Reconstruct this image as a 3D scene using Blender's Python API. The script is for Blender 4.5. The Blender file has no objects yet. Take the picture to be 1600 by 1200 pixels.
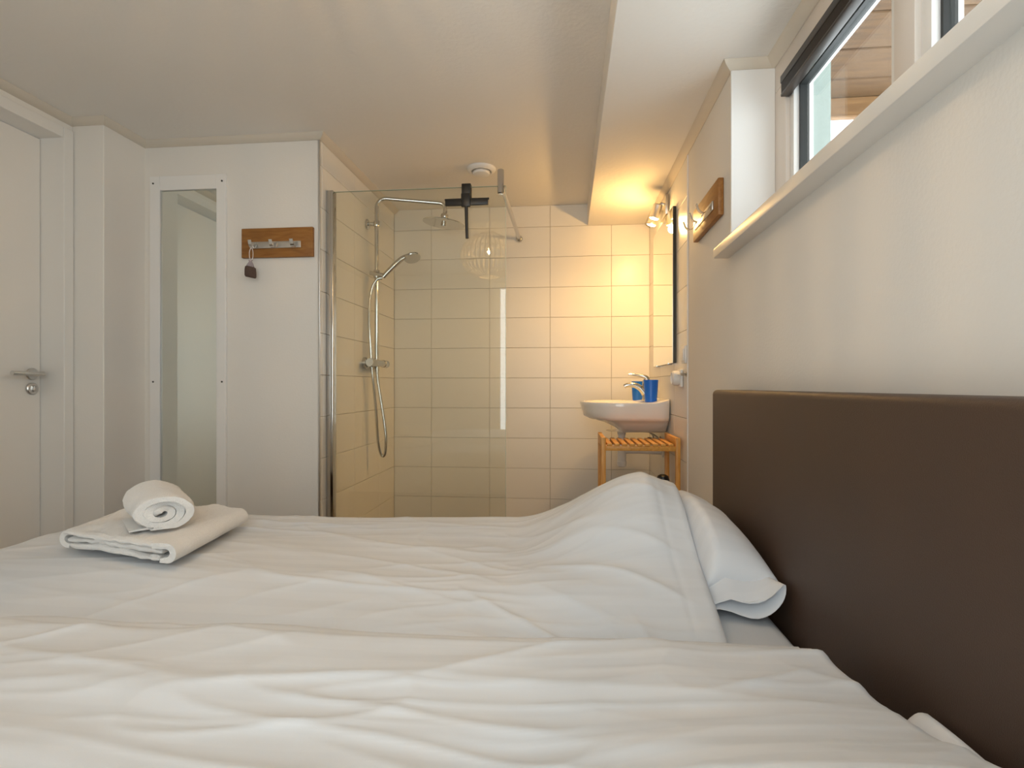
import bpy, bmesh, math, random
import numpy as np
from mathutils import Vector, Matrix

random.seed(7)
S = bpy.context.scene
COL = S.collection
H = 1.0                      # eye height of the camera; most heights below are given relative to it

# ------------------------------------------------------------------ camera
cd = bpy.data.cameras.new('camera'); cam = bpy.data.objects.new('camera', cd); COL.objects.link(cam)
cd.sensor_width = 36.0; cd.lens = 36.0 * 850.0 / 1600.0
cd.shift_y = 3.0 / 1600.0
cd.clip_start = 0.02
cam.location = (0, 0, H)
cam.rotation_euler = (math.radians(90), 0, math.radians(5.71))
S.camera = cam

# ------------------------------------------------------------------ world (bright overcast sky)
W = bpy.data.worlds.new('overcast_sky'); S.world = W; W.use_nodes = True
bg = W.node_tree.nodes['Background']
bg.inputs[0].default_value = (0.90, 0.94, 1.0, 1)
bg.inputs[1].default_value = 5.3

def portal(name, loc, rot, sx, sy):
    l = bpy.data.lights.new(name, 'AREA'); l.shape = 'RECTANGLE'; l.size = sx; l.size_y = sy
    l.cycles.is_portal = True
    o = bpy.data.objects.new(name, l); COL.objects.link(o); o.location = loc; o.rotation_euler = rot
    return o
portal('window_portal_side', (0.83, 0.80, H + 0.74), (0, math.radians(90), 0), 0.62, 2.1)
portal('window_portal_rear', (-0.20, -0.70, H + 0.25), (math.radians(90), 0, 0), 1.22, 1.7)

PENDANT_W, SPOT_W = 8.0, 12.5
S.view_settings.view_transform = 'Standard'
S.view_settings.look = 'None'
S.view_settings.gamma = 1.0
S.view_settings.use_curve_mapping = False
S.view_settings.exposure = 0.06
S.cycles.max_bounces = 10
S.cycles.diffuse_bounces = 6
S.cycles.glossy_bounces = 5
S.cycles.transparent_max_bounces = 16
S.cycles.sample_clamp_indirect = 6.0
S.cycles.caustics_reflective = False
S.cycles.caustics_refractive = False
S.cycles.use_denoising = True

# ------------------------------------------------------------------ materials
def mat(name, col, rough=0.5, metal=0.0, spec=0.5, noise=None, bump=None, coat=0.0, sheen=0.0, emit=None, estr=0.0, bumpd=0.01):
    m = bpy.data.materials.new(name); m.use_nodes = True
    nt = m.node_tree; b = nt.nodes['Principled BSDF']
    b.inputs['Base Color'].default_value = (*col, 1); b.inputs['Roughness'].default_value = rough
    b.inputs['Metallic'].default_value = metal; b.inputs['Specular IOR Level'].default_value = spec
    b.inputs['Coat Weight'].default_value = coat; b.inputs['Coat Roughness'].default_value = 0.05
    b.inputs['Sheen Weight'].default_value = sheen
    if emit:
        b.inputs['Emission Color'].default_value = (*emit, 1); b.inputs['Emission Strength'].default_value = estr
    tc = nt.nodes.new('ShaderNodeTexCoord')
    if noise:
        sc, amt = noise
        n = nt.nodes.new('ShaderNodeTexNoise'); n.inputs['Scale'].default_value = sc; n.inputs['Detail'].default_value = 4
        nt.links.new(tc.outputs['Object'], n.inputs['Vector'])
        r = nt.nodes.new('ShaderNodeMix'); r.data_type = 'RGBA'
        r.inputs[6].default_value = (*[c * (1 - amt) for c in col], 1); r.inputs[7].default_value = (*[min(1, c * (1 + amt)) for c in col], 1)
        nt.links.new(n.outputs['Fac'], r.inputs[0]); nt.links.new(r.outputs[2], b.inputs['Base Color'])
    if bump:
        sc, st = bump
        n = nt.nodes.new('ShaderNodeTexNoise'); n.inputs['Scale'].default_value = sc; n.inputs['Detail'].default_value = 5
        nt.links.new(tc.outputs['Object'], n.inputs['Vector'])
        bp = nt.nodes.new('ShaderNodeBump'); bp.inputs['Strength'].default_value = st; bp.inputs['Distance'].default_value = bumpd
        nt.links.new(n.outputs['Fac'], bp.inputs['Height']); nt.links.new(bp.outputs['Normal'], b.inputs['Normal'])
    return m

def wood_mat(name, c1, c2, rough=0.45, stretch=(1, 1, 1), scale=14, spec=0.4):
    m = bpy.data.materials.new(name); m.use_nodes = True; nt = m.node_tree; b = nt.nodes['Principled BSDF']
    b.inputs['Roughness'].default_value = rough; b.inputs['Specular IOR Level'].default_value = spec
    tc = nt.nodes.new('ShaderNodeTexCoord'); mp = nt.nodes.new('ShaderNodeMapping'); mp.inputs['Scale'].default_value = stretch
    nt.links.new(tc.outputs['Object'], mp.inputs['Vector'])
    n = nt.nodes.new('ShaderNodeTexNoise'); n.inputs['Scale'].default_value = scale; n.inputs['Detail'].default_value = 7; n.inputs['Distortion'].default_value = 0.7
    nt.links.new(mp.outputs[0], n.inputs['Vector'])
    cr = nt.nodes.new('ShaderNodeValToRGB'); cr.color_ramp.elements[0].position = 0.32; cr.color_ramp.elements[1].position = 0.72
    cr.color_ramp.elements[0].color = (*c1, 1); cr.color_ramp.elements[1].color = (*c2, 1)
    nt.links.new(n.outputs['Fac'], cr.inputs[0]); nt.links.new(cr.outputs[0], b.inputs['Base Color'])
    bp = nt.nodes.new('ShaderNodeBump'); bp.inputs['Strength'].default_value = 0.15; bp.inputs['Distance'].default_value = 0.002
    nt.links.new(n.outputs['Fac'], bp.inputs['Height']); nt.links.new(bp.outputs[0], b.inputs['Normal'])
    return m

def glass_mat(name, tint, refl0=0.04, rough=0.0):
    """thin pane: straight transmission with a slight tint plus a Schlick mirror reflection"""
    m = bpy.data.materials.new(name); m.use_nodes = True; nt = m.node_tree; nt.nodes.clear()
    out = nt.nodes.new('ShaderNodeOutputMaterial'); mix = nt.nodes.new('ShaderNodeMixShader')
    tr = nt.nodes.new('ShaderNodeBsdfTransparent'); tr.inputs[0].default_value = (*tint, 1)
    gl = nt.nodes.new('ShaderNodeBsdfGlossy'); gl.inputs['Roughness'].default_value = rough
    ge = nt.nodes.new('ShaderNodeNewGeometry'); dp = nt.nodes.new('ShaderNodeVectorMath'); dp.operation = 'DOT_PRODUCT'
    nt.links.new(ge.outputs['Incoming'], dp.inputs[0]); nt.links.new(ge.outputs['Normal'], dp.inputs[1])
    def mth(op, a, bval=None):
        n = nt.nodes.new('ShaderNodeMath'); n.operation = op
        for i, v in enumerate((a, bval)):
            if v is None: continue
            if isinstance(v, (int, float)): n.inputs[i].default_value = v
            else: nt.links.new(v, n.inputs[i])
        return n.outputs[0]
    c = mth('ABSOLUTE', dp.outputs['Value']); p = mth('POWER', mth('SUBTRACT', 1.0, c), 5.0)
    f = mth('ADD', mth('MULTIPLY', p, 1.0 - refl0), refl0)
    nt.links.new(f, mix.inputs[0]); nt.links.new(tr.outputs[0], mix.inputs[1]); nt.links.new(gl.outputs[0], mix.inputs[2])
    nt.links.new(mix.outputs[0], out.inputs[0])
    return m

def linen_mat(name, col, period=0.055, axis='Y'):
    """white cotton satin with woven stripes: matt and satin bands"""
    m = bpy.data.materials.new(name); m.use_nodes = True; nt = m.node_tree; b = nt.nodes['Principled BSDF']
    b.inputs['Specular IOR Level'].default_value = 0.25; b.inputs['Sheen Weight'].default_value = 0.12
    tc = nt.nodes.new('ShaderNodeTexCoord'); sp = nt.nodes.new('ShaderNodeSeparateXYZ'); nt.links.new(tc.outputs['Object'], sp.inputs[0])
    mu = nt.nodes.new('ShaderNodeMath'); mu.operation = 'MULTIPLY'; mu.inputs[1].default_value = 2 * math.pi / period
    nt.links.new(sp.outputs[axis], mu.inputs[0])
    si = nt.nodes.new('ShaderNodeMath'); si.operation = 'SINE'; nt.links.new(mu.outputs[0], si.inputs[0])
    mr = nt.nodes.new('ShaderNodeMapRange'); mr.inputs[1].default_value = -0.25; mr.inputs[2].default_value = 0.25; nt.links.new(si.outputs[0], mr.inputs[0])
    mx = nt.nodes.new('ShaderNodeMix'); mx.data_type = 'RGBA'
    mx.inputs[6].default_value = (*[c * 0.98 for c in col], 1); mx.inputs[7].default_value = (*col, 1)
    nt.links.new(mr.outputs[0], mx.inputs[0]); nt.links.new(mx.outputs[2], b.inputs['Base Color'])
    ro = nt.nodes.new('ShaderNodeMapRange'); ro.inputs[3].default_value = 0.75; ro.inputs[4].default_value = 0.5
    nt.links.new(mr.outputs[0], ro.inputs[0]); nt.links.new(ro.outputs[0], b.inputs['Roughness'])
    n = nt.nodes.new('ShaderNodeTexNoise'); n.inputs['Scale'].default_value = 900; nt.links.new(tc.outputs['Object'], n.inputs['Vector'])
    bp = nt.nodes.new('ShaderNodeBump'); bp.inputs['Strength'].default_value = 0.08; bp.inputs['Distance'].default_value = 0.001
    nt.links.new(n.outputs['Fac'], bp.inputs['Height']); nt.links.new(bp.outputs[0], b.inputs['Normal'])
    return m

M = {}
M['wall'] = mat('wall_paint', (0.79, 0.76, 0.71), 0.75, spec=0.25, noise=(2.5, 0.02), bump=(130, 0.06))
M['ceil'] = mat('ceiling_paint', (0.84, 0.81, 0.76), 0.8, spec=0.2, noise=(2, 0.02), bump=(60, 0.15))
M['trim'] = mat('trim_paint', (0.78, 0.76, 0.72), 0.4, noise=(3, 0.015))
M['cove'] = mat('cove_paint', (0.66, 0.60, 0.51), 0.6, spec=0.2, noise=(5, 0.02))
M['door'] = mat('door_lacquer', (0.78, 0.755, 0.71), 0.38, noise=(3, 0.015))
M['white'] = mat('white_lacquer', (0.82, 0.81, 0.79), 0.32, noise=(5, 0.01))
M['frame'] = mat('window_frame_paint', (0.74, 0.68, 0.62), 0.4, noise=(5, 0.01))
M['tile'] = mat('glazed_tile', (0.82, 0.79, 0.73), 0.33, spec=0.5, noise=(6, 0.015), bump=(9, 0.06))
M['grout'] = mat('grout', (0.42, 0.37, 0.31), 0.9, noise=(40, 0.1))
M['chrome'] = mat('chrome', (0.60, 0.595, 0.58), 0.10, 1.0, noise=(20, 0.01))
M['steel'] = mat('brushed_steel', (0.62, 0.60, 0.57), 0.3, 1.0, noise=(40, 0.04))
M['alu'] = mat('aluminium', (0.66, 0.65, 0.63), 0.28, 1.0, noise=(30, 0.03))
M['glass'] = glass_mat('shower_glass', (0.962, 0.974, 0.945), 0.055)
M['edge'] = mat('glass_edge', (0.45, 0.58, 0.50), 0.15, noise=(30, 0.05))
M['wglass'] = glass_mat('window_glass', (0.955, 0.98, 0.965), 0.04)
M['mirror'] = mat('silvered_glass', (0.80, 0.84, 0.79), 0.015, 1.0, noise=(1, 0.004))
M['vmirror'] = mat('vanity_silvered_glass', (0.86, 0.88, 0.80), 0.015, 1.0, noise=(1, 0.004))
M['black'] = mat('black_plastic', (0.012, 0.011, 0.010), 0.4, noise=(30, 0.1))
M['darkedge'] = mat('dark_edge', (0.03, 0.025, 0.015), 0.4, noise=(30, 0.1))
M['rubber'] = mat('gasket_rubber', (0.02, 0.022, 0.022), 0.5, noise=(30, 0.1))
M['oak'] = wood_mat('oiled_oak', (0.24, 0.095, 0.018), (0.37, 0.165, 0.04), 0.42, (1.2, 8, 8), 9)
M['oakY'] = wood_mat('oiled_oak_side', (0.24, 0.095, 0.018), (0.37, 0.165, 0.04), 0.42, (8, 1.2, 8), 9)
M['bamboo'] = wood_mat('bamboo', (0.60, 0.28, 0.055), (0.76, 0.40, 0.10), 0.4, (9, 1.2, 9), 9)
M['bambooZ'] = wood_mat('bamboo_upright', (0.60, 0.28, 0.055), (0.76, 0.40, 0.10), 0.4, (9, 9, 1.2), 9)
M['larch'] = wood_mat('weathered_larch', (0.070, 0.032, 0.009), (0.125, 0.063, 0.020), 0.7, (1.0, 9, 9), 5)
M['larch2'] = wood_mat('fresh_larch', (0.17, 0.085, 0.03), (0.27, 0.145, 0.055), 0.65, (1.0, 9, 9), 5)
M['ceramic'] = mat('sanitary_ceramic', (0.86, 0.85, 0.82), 0.1, noise=(4, 0.01), coat=0.3)
M['plastic'] = mat('white_plastic', (0.82, 0.81, 0.79), 0.35, noise=(10, 0.01))
M['cup'] = mat('blue_plastic', (0.006, 0.16, 0.74), 0.3, noise=(20, 0.06))
M['leather'] = mat('brown_upholstery', (0.066, 0.040, 0.028), 0.52, spec=0.35, noise=(3, 0.06), bump=(500, 0.25), bumpd=0.002)
M['linen'] = linen_mat('striped_linen', (0.665, 0.685, 0.71))
M['pillowlinen'] = linen_mat('striped_pillow_linen', (0.70, 0.71, 0.73), 0.05)
M['sheet'] = mat('cotton_sheet', (0.72, 0.725, 0.735), 0.7, spec=0.2, noise=(4, 0.02), bump=(700, 0.08), bumpd=0.001)
M['terry'] = mat('terry_towel', (0.86, 0.84, 0.81), 0.95, spec=0.1, sheen=0.4, noise=(120, 0.05), bump=(420, 0.9), bumpd=0.004)
M['blind'] = mat('dark_blind', (0.03, 0.022, 0.018), 0.35, noise=(20, 0.1))
M['floor'] = wood_mat('floor_laminate', (0.20, 0.15, 0.10), (0.32, 0.25, 0.18), 0.4, (1, 8, 1), 4)
M['render'] = mat('outside_render', (0.31, 0.375, 0.35), 0.8, noise=(6, 0.03), bump=(90, 0.2))
M['lav'] = mat('lavender_fill', (0.125, 0.078, 0.060), 0.9, noise=(260, 0.6), bump=(350, 0.8))
M['organza'] = glass_mat('organza', (0.80, 0.74, 0.78), 0.10, 0.5)
M['cord'] = mat('white_cord', (0.75, 0.66, 0.60), 0.7, noise=(60, 0.05))
M['wire'] = mat('white_wire', (0.70, 0.64, 0.55), 0.6, noise=(60, 0.05))
M['screw'] = mat('dark_screw', (0.05, 0.05, 0.05), 0.4, 0.6, noise=(50, 0.1))
M['bulbglass'] = glass_mat('bulb_glass', (0.97, 0.93, 0.86), 0.04)
M['bulb'] = mat('lit_bulb', (1, 0.8, 0.5), 0.3, noise=(5, 0.01), emit=(1.0, 0.60, 0.24), estr=120)
M['lens'] = mat('lit_spot_lens', (1, 0.85, 0.6), 0.3, noise=(5, 0.01), emit=(1.0, 0.78, 0.45), estr=22)

# ------------------------------------------------------------------ mesh helpers
class MB:
    def __init__(s): s.v = []; s.f = []
    def add(s, vs, fs):
        o = len(s.v); s.v += [tuple(p) for p in vs]; s.f += [tuple(i + o for i in f) for f in fs]; return s
    def box(s, x0, x1, y0, y1, z0, z1, bev=0.0, seg=2):
        bm = bmesh.new(); bmesh.ops.create_cube(bm, size=1)
        for v in bm.verts:
            v.co = Vector(((x0 + x1) / 2 + v.co.x * (x1 - x0), (y0 + y1) / 2 + v.co.y * (y1 - y0), (z0 + z1) / 2 + v.co.z * (z1 - z0)))
        if bev: bmesh.ops.bevel(bm, geom=bm.edges[:], offset=bev, segments=seg, profile=0.5, affect='EDGES')
        bm.verts.ensure_lookup_table(); bm.verts.index_update()
        s.add([v.co for v in bm.verts], [[v.index for v in f.verts] for f in bm.faces]); bm.free(); return s
    def rings(s, rings, cap0=True, cap1=True, closed=True):
        n = len(rings[0]); vs = [p for r in rings for p in r]; fs = []
        for i in range(len(rings) - 1):
            for j in range(n if closed else n - 1):
                k = (j + 1) % n
                fs.append((i * n + j, i * n + k, (i + 1) * n + k, (i + 1) * n + j))
        if cap0: fs.append(tuple(range(n - 1, -1, -1)))
        if cap1: fs.append(tuple((len(rings) - 1) * n + j for j in range(n)))
        return s.add(vs, fs)
    def lathe(s, prof, origin, axis=(0, 0, 1), n=24, cap0=True, cap1=True):
        """prof: (radius, distance along axis)"""
        a = Vector(axis).normalized(); u = a.orthogonal().normalized(); w = a.cross(u); o = Vector(origin); R = []
        for r, d in prof:
            R.append([o + a * d + (u * math.cos(2 * math.pi * k / n) + w * math.sin(2 * math.pi * k / n)) * r for k in range(n)])
        return s.rings(R, cap0, cap1)
    def tube(s, pts, r, n=10, closed=False):
        P = [Vector(p) for p in pts]; R = []; m = len(P)
        t0 = (P[1] - P[0]).normalized(); u = t0.orthogonal().normalized()
        for i, p in enumerate(P):
            if closed: t = (P[(i + 1) % m] - P[i - 1]).normalized()
            else: t = (P[min(i + 1, m - 1)] - P[max(i - 1, 0)]).normalized()
            u = (u - t * u.dot(t)).normalized(); w = t.cross(u)
            rr = r[i] if isinstance(r, (list, tuple)) else r
            R.append([p + (u * math.cos(2 * math.pi * k / n) + w * math.sin(2 * math.pi * k / n)) * rr for k in range(n)])
        if closed: R.append(R[0]); return s.rings(R, False, False)
        return s.rings(R)
    def prism(s, poly, d0, d1, axis='Y'):
        def P(a, b, d): return {'X': (d, a, b), 'Y': (a, d, b), 'Z': (a, b, d)}[axis]
        return s.rings([[P(a, b, d0) for a, b in poly], [P(a, b, d1) for a, b in poly]])
    def build(s, name, m, parent=None, sharp=35, loc=None):
        me = bpy.data.meshes.new(name); me.from_pydata(s.v, [], s.f); me.update()
        bm = bmesh.new(); bm.from_mesh(me); bmesh.ops.recalc_face_normals(bm, faces=bm.faces); bm.to_mesh(me); bm.free()
        if sharp is not None:
            me.polygons.foreach_set('use_smooth', [True] * len(me.polygons)); me.set_sharp_from_angle(angle=math.radians(sharp))
        me.materials.append(M[m] if isinstance(m, str) else m)
        o = bpy.data.objects.new(name, me); COL.objects.link(o)
        if parent: o.parent = parent
        if loc: o.location = loc
        return o

def smooth_path(pts, n=8):
    P = [Vector(p) for p in pts]; out = []
    for i in range(len(P) - 1):
        a, b, c, d = P[max(i - 1, 0)], P[i], P[i + 1], P[min(i + 2, len(P) - 1)]
        for k in range(n):
            t = k / n
            out.append(0.5 * ((2 * b) + (c - a) * t + (2 * a - 5 * b + 4 * c - d) * t * t + (3 * b - a - 3 * c + d) * t ** 3))
    out.append(P[-1]); return out

def tag(o, label, cat, group=None):
    o['label'] = label; o['category'] = cat
    if group: o['group'] = group
    return o
def thing(name, label, cat, loc=(0, 0, 0), group=None):
    o = bpy.data.objects.new(name, None); COL.objects.link(o); o.location = loc; o.empty_display_size = 0.05
    return tag(o, label, cat, group)
def struct(o, label=None, cat=None):
    o['kind'] = 'structure'
    if label: o['label'] = label
    if cat: o['category'] = cat
    return o
def sempty(name, label, cat):
    o = bpy.data.objects.new(name, None); COL.objects.link(o); return struct(o, label, cat)

# ------------------------------------------------------------------ room dimensions
XR, XL, YB = 0.538, -1.166, 3.604          # right wall, shower side wall, tiled end wall
YC = 2.48                                   # wall with the tall mirror
XD, XK, YK = -2.215, -2.06, 2.24            # door wall, pier side, pier face
CZ, SZ, SX = 1.195, 1.055, 0.138            # ceiling, lowered soffit, soffit edge (relative to H)
YN = -0.60                                  # rear wall
FZ = 0.0
NY0, NY1, NZ = -0.25, 1.844, 0.425          # window niche
CT = CZ + H; ST = SZ + H

struct(MB().box(-2.5, 0.9, YN - 0.1, 3.75, -0.1, 0.0).build('floor', 'floor', sharp=None), 'wooden laminate floor of the bedroom', 'floor')
struct(MB().box(-2.5, SX, YN - 0.1, 3.75, CT, CT + 0.1).build('ceiling', 'ceil', sharp=None), 'plain white bedroom ceiling', 'ceiling')
struct(MB().box(SX, 0.82, YN - 0.1, 3.75, ST, CT + 0.1, 0.002, 1).build('ceiling_soffit', 'ceil'), 'lowered white ceiling soffit along the window wall', 'ceiling')

# door wall with door opening
DY0, DY1, DZT = 1.33, 2.19, 1.095 + H
b = MB()
b.box(XD - 0.20, XD, YN, DY0 - 0.05, 0, CT); b.box(XD - 0.20, XD, DY1 + 0.05, 2.6, 0, CT)
b.box(XD - 0.20, XD, DY0 - 0.05, DY1 + 0.05, DZT + 0.05, CT)
struct(b.build('wall_left', 'wall', sharp=None), 'off-white wall around the bedroom door', 'wall')
struct(MB().box(XD, XK, YK, YC + 0.12, 0, CT, 0.003, 1).build('wall_pier', 'wall'), 'narrow off-white pier between door and tall mirror', 'wall')
struct(MB().box(XK, XL - 0.006, YC, YC + 0.12, 0, CT).build('wall_front', 'wall', sharp=None), 'off-white wall carrying the tall mirror', 'wall')
b = MB(); b.box(XR, 0.80, YN, NY1, 0, NZ + H); b.box(XR, 0.80, NY1, 2.485, 0, ST); b.box(XR, 0.80, YN, NY0, NZ + H, ST)
struct(b.build('wall_right', 'wall', sharp=None), 'off-white wall above and beside the headboard', 'wall')
# rear wall with a wide window behind the camera
b = MB(); b.box(-2.4, -0.765, YN - 0.12, YN, 0, CT); b.box(0.41, 0.8, YN - 0.12, YN, 0, CT); b.box(-0.765, 0.41, YN - 0.12, YN, 0, 0.4); b.box(-0.765, 0.41, YN - 0.12, YN, 2.1, CT)
struct(b.build('wall_rear', 'wall', sharp=None), 'off-white wall behind the near bed side with a tall window', 'wall')
w2 = sempty('window_2', 'tall window in the wall behind the near bed side', 'window')
b = MB(); b.box(-0.765, 0.41, YN - 0.09, YN - 0.03, 0.4, 0.46); b.box(-0.765, 0.41, YN - 0.09, YN - 0.03, 2.04, 2.1)
for x in (-0.765, -0.23, 0.35): b.box(x, x + 0.06, YN - 0.09, YN - 0.03, 0.46, 2.04)
b.build('window_frame', 'white', w2)
MB().box(-0.705, -0.23, YN - 0.064, YN - 0.058, 0.46, 2.04).build('pane', 'wglass', w2)
MB().box(-0.17, 0.35, YN - 0.064, YN - 0.058, 0.46, 2.04).build('pane', 'wglass', w2)

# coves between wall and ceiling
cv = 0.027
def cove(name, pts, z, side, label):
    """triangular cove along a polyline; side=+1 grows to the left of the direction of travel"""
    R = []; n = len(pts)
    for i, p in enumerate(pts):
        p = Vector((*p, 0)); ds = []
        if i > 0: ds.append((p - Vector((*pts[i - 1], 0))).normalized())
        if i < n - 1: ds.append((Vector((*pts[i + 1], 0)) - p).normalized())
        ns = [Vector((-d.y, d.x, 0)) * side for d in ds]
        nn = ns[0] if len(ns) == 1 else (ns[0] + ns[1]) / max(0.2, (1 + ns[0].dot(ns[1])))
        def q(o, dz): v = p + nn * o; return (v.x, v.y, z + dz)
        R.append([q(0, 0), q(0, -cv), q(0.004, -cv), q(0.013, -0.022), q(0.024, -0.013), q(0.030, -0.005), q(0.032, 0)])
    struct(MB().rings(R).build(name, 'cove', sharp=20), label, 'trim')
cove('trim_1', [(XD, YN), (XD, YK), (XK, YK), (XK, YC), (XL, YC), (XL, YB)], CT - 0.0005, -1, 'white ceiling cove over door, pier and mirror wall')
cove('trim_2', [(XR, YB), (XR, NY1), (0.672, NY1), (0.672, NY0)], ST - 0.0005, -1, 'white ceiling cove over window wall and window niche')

# ------------------------------------------------------------------ tiled walls
TG = 0.004
JZ = [0.053 + H + 0.2 * k for k in range(-6, 6)]
def zrows(top, bottom=0.0):
    zs = [bottom] + [z for z in JZ if bottom + 0.01 < z < top - 0.01] + [top]
    return list(zip(zs[:-1], zs[1:]))
tile_cache = {}
def tile_mesh(w, h, t=0.006):
    k = (round(w, 4), round(h, 4))
    if k not in tile_cache:
        e = 0.0012; v = []
        for (i, d) in ((0, 0), (0, t - e), (e, t)):
            v += [(i, d, i), (w - i, d, i), (w - i, d, h - i), (i, d, h - i)]
        f = [(8, 9, 10, 11)]
        for r in (0, 4):
            for j in range(4): f.append((r + j, r + (j + 1) % 4, r + 4 + (j + 1) % 4, r + 4 + j))
        me = bpy.data.meshes.new('tile'); me.from_pydata(v, [], f); me.update()
        bm = bmesh.new(); bm.from_mesh(me); bmesh.ops.recalc_face_normals(bm, faces=bm.faces); bm.to_mesh(me); bm.free()
        me.materials.append(M['tile']); tile_cache[k] = me
    return tile_cache[k]
def tiles(parent, origin, udir, cols, rows, rotz):
    """local x runs along the wall, local y is the outward normal"""
    for (a, c) in cols:
        for (z0, z1) in rows:
            o = bpy.data.objects.new('tile', tile_mesh(c - a - TG / 2, z1 - z0 - TG / 2)); COL.objects.link(o)
            o.parent = parent; j = random.uniform(-0.0005, 0.0005)
            p = Vector(origin) + Vector(udir) * (a + TG / 4)
            o.location = (p.x, p.y, z0 + TG / 4); o.rotation_euler = (0, j, rotz)
# end wall (faces -Y): local x = -X direction, rotz = 180
wb = struct(MB().box(XL - 0.1, XR + 0.1, YB + 0.006, YB + 0.12, 0, CT).build('wall_back', 'grout', sharp=None), 'cream glazed tile wall at the far end of the shower', 'wall')
VX = [XL, -0.252 * YB, -0.1418 * YB - 0.0, -0.0297 * YB, 0.0812 * YB, XR]
xs = [(XR - VX[i + 1], XR - VX[i]) for i in range(len(VX) - 1)]
tiles(wb, (XR, YB + 0.006, 0), (-1, 0, 0), xs, zrows(CT), math.pi)
# shower side wall (faces +X): local x = -Y direction, rotz=-90 -> x->-Y, y->+X
ws = struct(MB().box(XL - 0.12, XL - 0.006, YC + 0.12, YB + 0.1, 0, CT).box(XL - 0.0075, XL - 0.006, YC + 0.004, YC + 0.12, 0, CT).build('wall_shower', 'grout', sharp=None), 'cream glazed tile side wall carrying the shower', 'wall')
vy = [YC + 0.006, 2.507, 2.907, 3.307, YB]
tiles(ws, (XL - 0.006, YB, 0), (0, -1, 0), [(YB - vy[i + 1], YB - vy[i]) for i in range(4)][::-1], zrows(CT), -math.pi / 2)
# basin wall (faces -X): rotz=+90: x->+Y, y->-X
wr = struct(MB().box(XR + 0.006, 0.80, 2.485, YB + 0.1, 0, ST).build('wall_basin', 'grout', sharp=None), 'cream glazed tile wall behind the washbasin', 'wall')
vy = [2.489, 2.80, 3.20, YB]
tiles(wr, (XR + 0.006, 0, 0), (0, 1, 0), [(vy[i], vy[i + 1]) for i in range(3)], zrows(ST), math.pi / 2)
struct(MB().box(XL - 0.007, XL + 0.0015, YC - 0.003, YC + 0.005, 0, CT - cv, 0.001, 1).build('trim_3', 'alu'), 'slim grey metal corner strip ending the shower tiles', 'trim')
struct(MB().box(XR - 0.004, XR + 0.008, 2.481, 2.490, 0, ST - cv, 0.002, 1).build('trim_4', 'white'), 'slim white edge strip ending the basin tiles', 'trim')

# ------------------------------------------------------------------ door
dr = sempty('door_1', 'off-white flush bedroom door with steel lever handle', 'door')
XF = -2.316
MB().box(XF - 0.04, XF, DY0 + 0.003, DY1 - 0.003, 0.008, DZT - 0.004, 0.0015, 1).build('door_leaf', 'door', dr)
b = MB()
b.box(XF - 0.045, XD + 0.012, DY1, DY1 + 0.047, 0, DZT + 0.047, 0.002, 1)
b.box(XF - 0.045, XD + 0.012, DY0 - 0.05, DY0, 0, DZT + 0.047, 0.002, 1)
b.box(XF - 0.045, XD + 0.010, DY0, DY1, DZT, DZT + 0.047, 0.002, 1)
b.build('door_frame', 'trim', dr)
lz, ly = 0.052 + H, 2.147
hd = MB().lathe([(0.026, 0), (0.026, 0.006), (0.024, 0.008), (0.010, 0.0085), (0.010, 0.012)], (XF, ly, lz), (1, 0, 0), 28).build('rose', 'steel', dr)
P = [(XF + 0.008, ly, lz), (XF + 0.045, ly, lz), (XF + 0.060, ly - 0.004, lz), (XF + 0.066, ly - 0.018, lz), (XF + 0.066, ly - 0.06, lz), (XF + 0.066, ly - 0.142, lz + 0.001)]
MB().tube(smooth_path(P, 6), 0.0095, 14).build('lever', 'steel', dr)
es = MB().lathe([(0.026, 0), (0.026, 0.007), (0.023, 0.010), (0.014, 0.0105), (0.012, 0.008)], (XF, ly, H - 0.012), (1, 0, 0), 28).build('escutcheon', 'steel', dr)
MB().box(XF + 0.006, XF + 0.022, ly - 0.004, ly + 0.004, H - 0.024, H + 0.0, 0.002).build('thumb_turn', 'chrome', es)

# ------------------------------------------------------------------ side window
wd = sempty('window_1', 'high side window with beige frame and white sash', 'window')
b = MB()
b.box(0.672, 0.735, NY0, 1.840, 0.945 + H, SZ + H - 0.001, 0.003); b.box(0.672, 0.735, NY0, 1.840, NZ + H, 0.475 + H, 0.003)
b.box(0.672, 0.735, 1.752, 1.840, 0.475 + H, 0.945 + H, 0.003)
b.box(0.672, 0.735, 1.128, 1.196, 0.475 + H, 0.945 + H, 0.003)
b.box(0.672, 0.735, 0.50, 0.568, 0.475 + H, 0.945 + H, 0.003)
b.box(0.672, 0.735, NY0, NY0 + 0.07, 0.475 + H, 0.945 + H, 0.003)
b.build('window_frame', 'frame', wd)
for (y0, y1) in ((1.196, 1.752), (0.568, 1.128), (NY0 + 0.07, 0.50)):
    b = MB(); z0, z1 = 0.475 + H, 0.945 + H; s = 0.030
    b.box(0.684, 0.742, y0, y0 + s, z0, z1, 0.002); b.box(0.684, 0.742, y1 - s, y1, z0, z1, 0.002)
    b.box(0.684, 0.742, y0 + s, y1 - s, z0, z0 + s, 0.002); b.box(0.684, 0.742, y0 + s, y1 - s, z1 - s, z1, 0.002)
    sh = b.build('sash', 'white', wd)
    b = MB(); y0 += s; y1 -= s; z0 += s; z1 -= s; g = 0.008
    b.box(0.700, 0.726, y0, y0 + g, z0, z1); b.box(0.700, 0.726, y1 - g, y1, z0, z1); b.box(0.700, 0.726, y0, y1, z0, z0 + g); b.box(0.700, 0.726, y0, y1, z1 - g, z1)
    b.build('gasket', 'rubber', sh)
    MB().box(0.710, 0.714, y0 + g, y1 - g, z0 + g, z1 - g).build('pane', 'wglass', sh)
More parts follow.
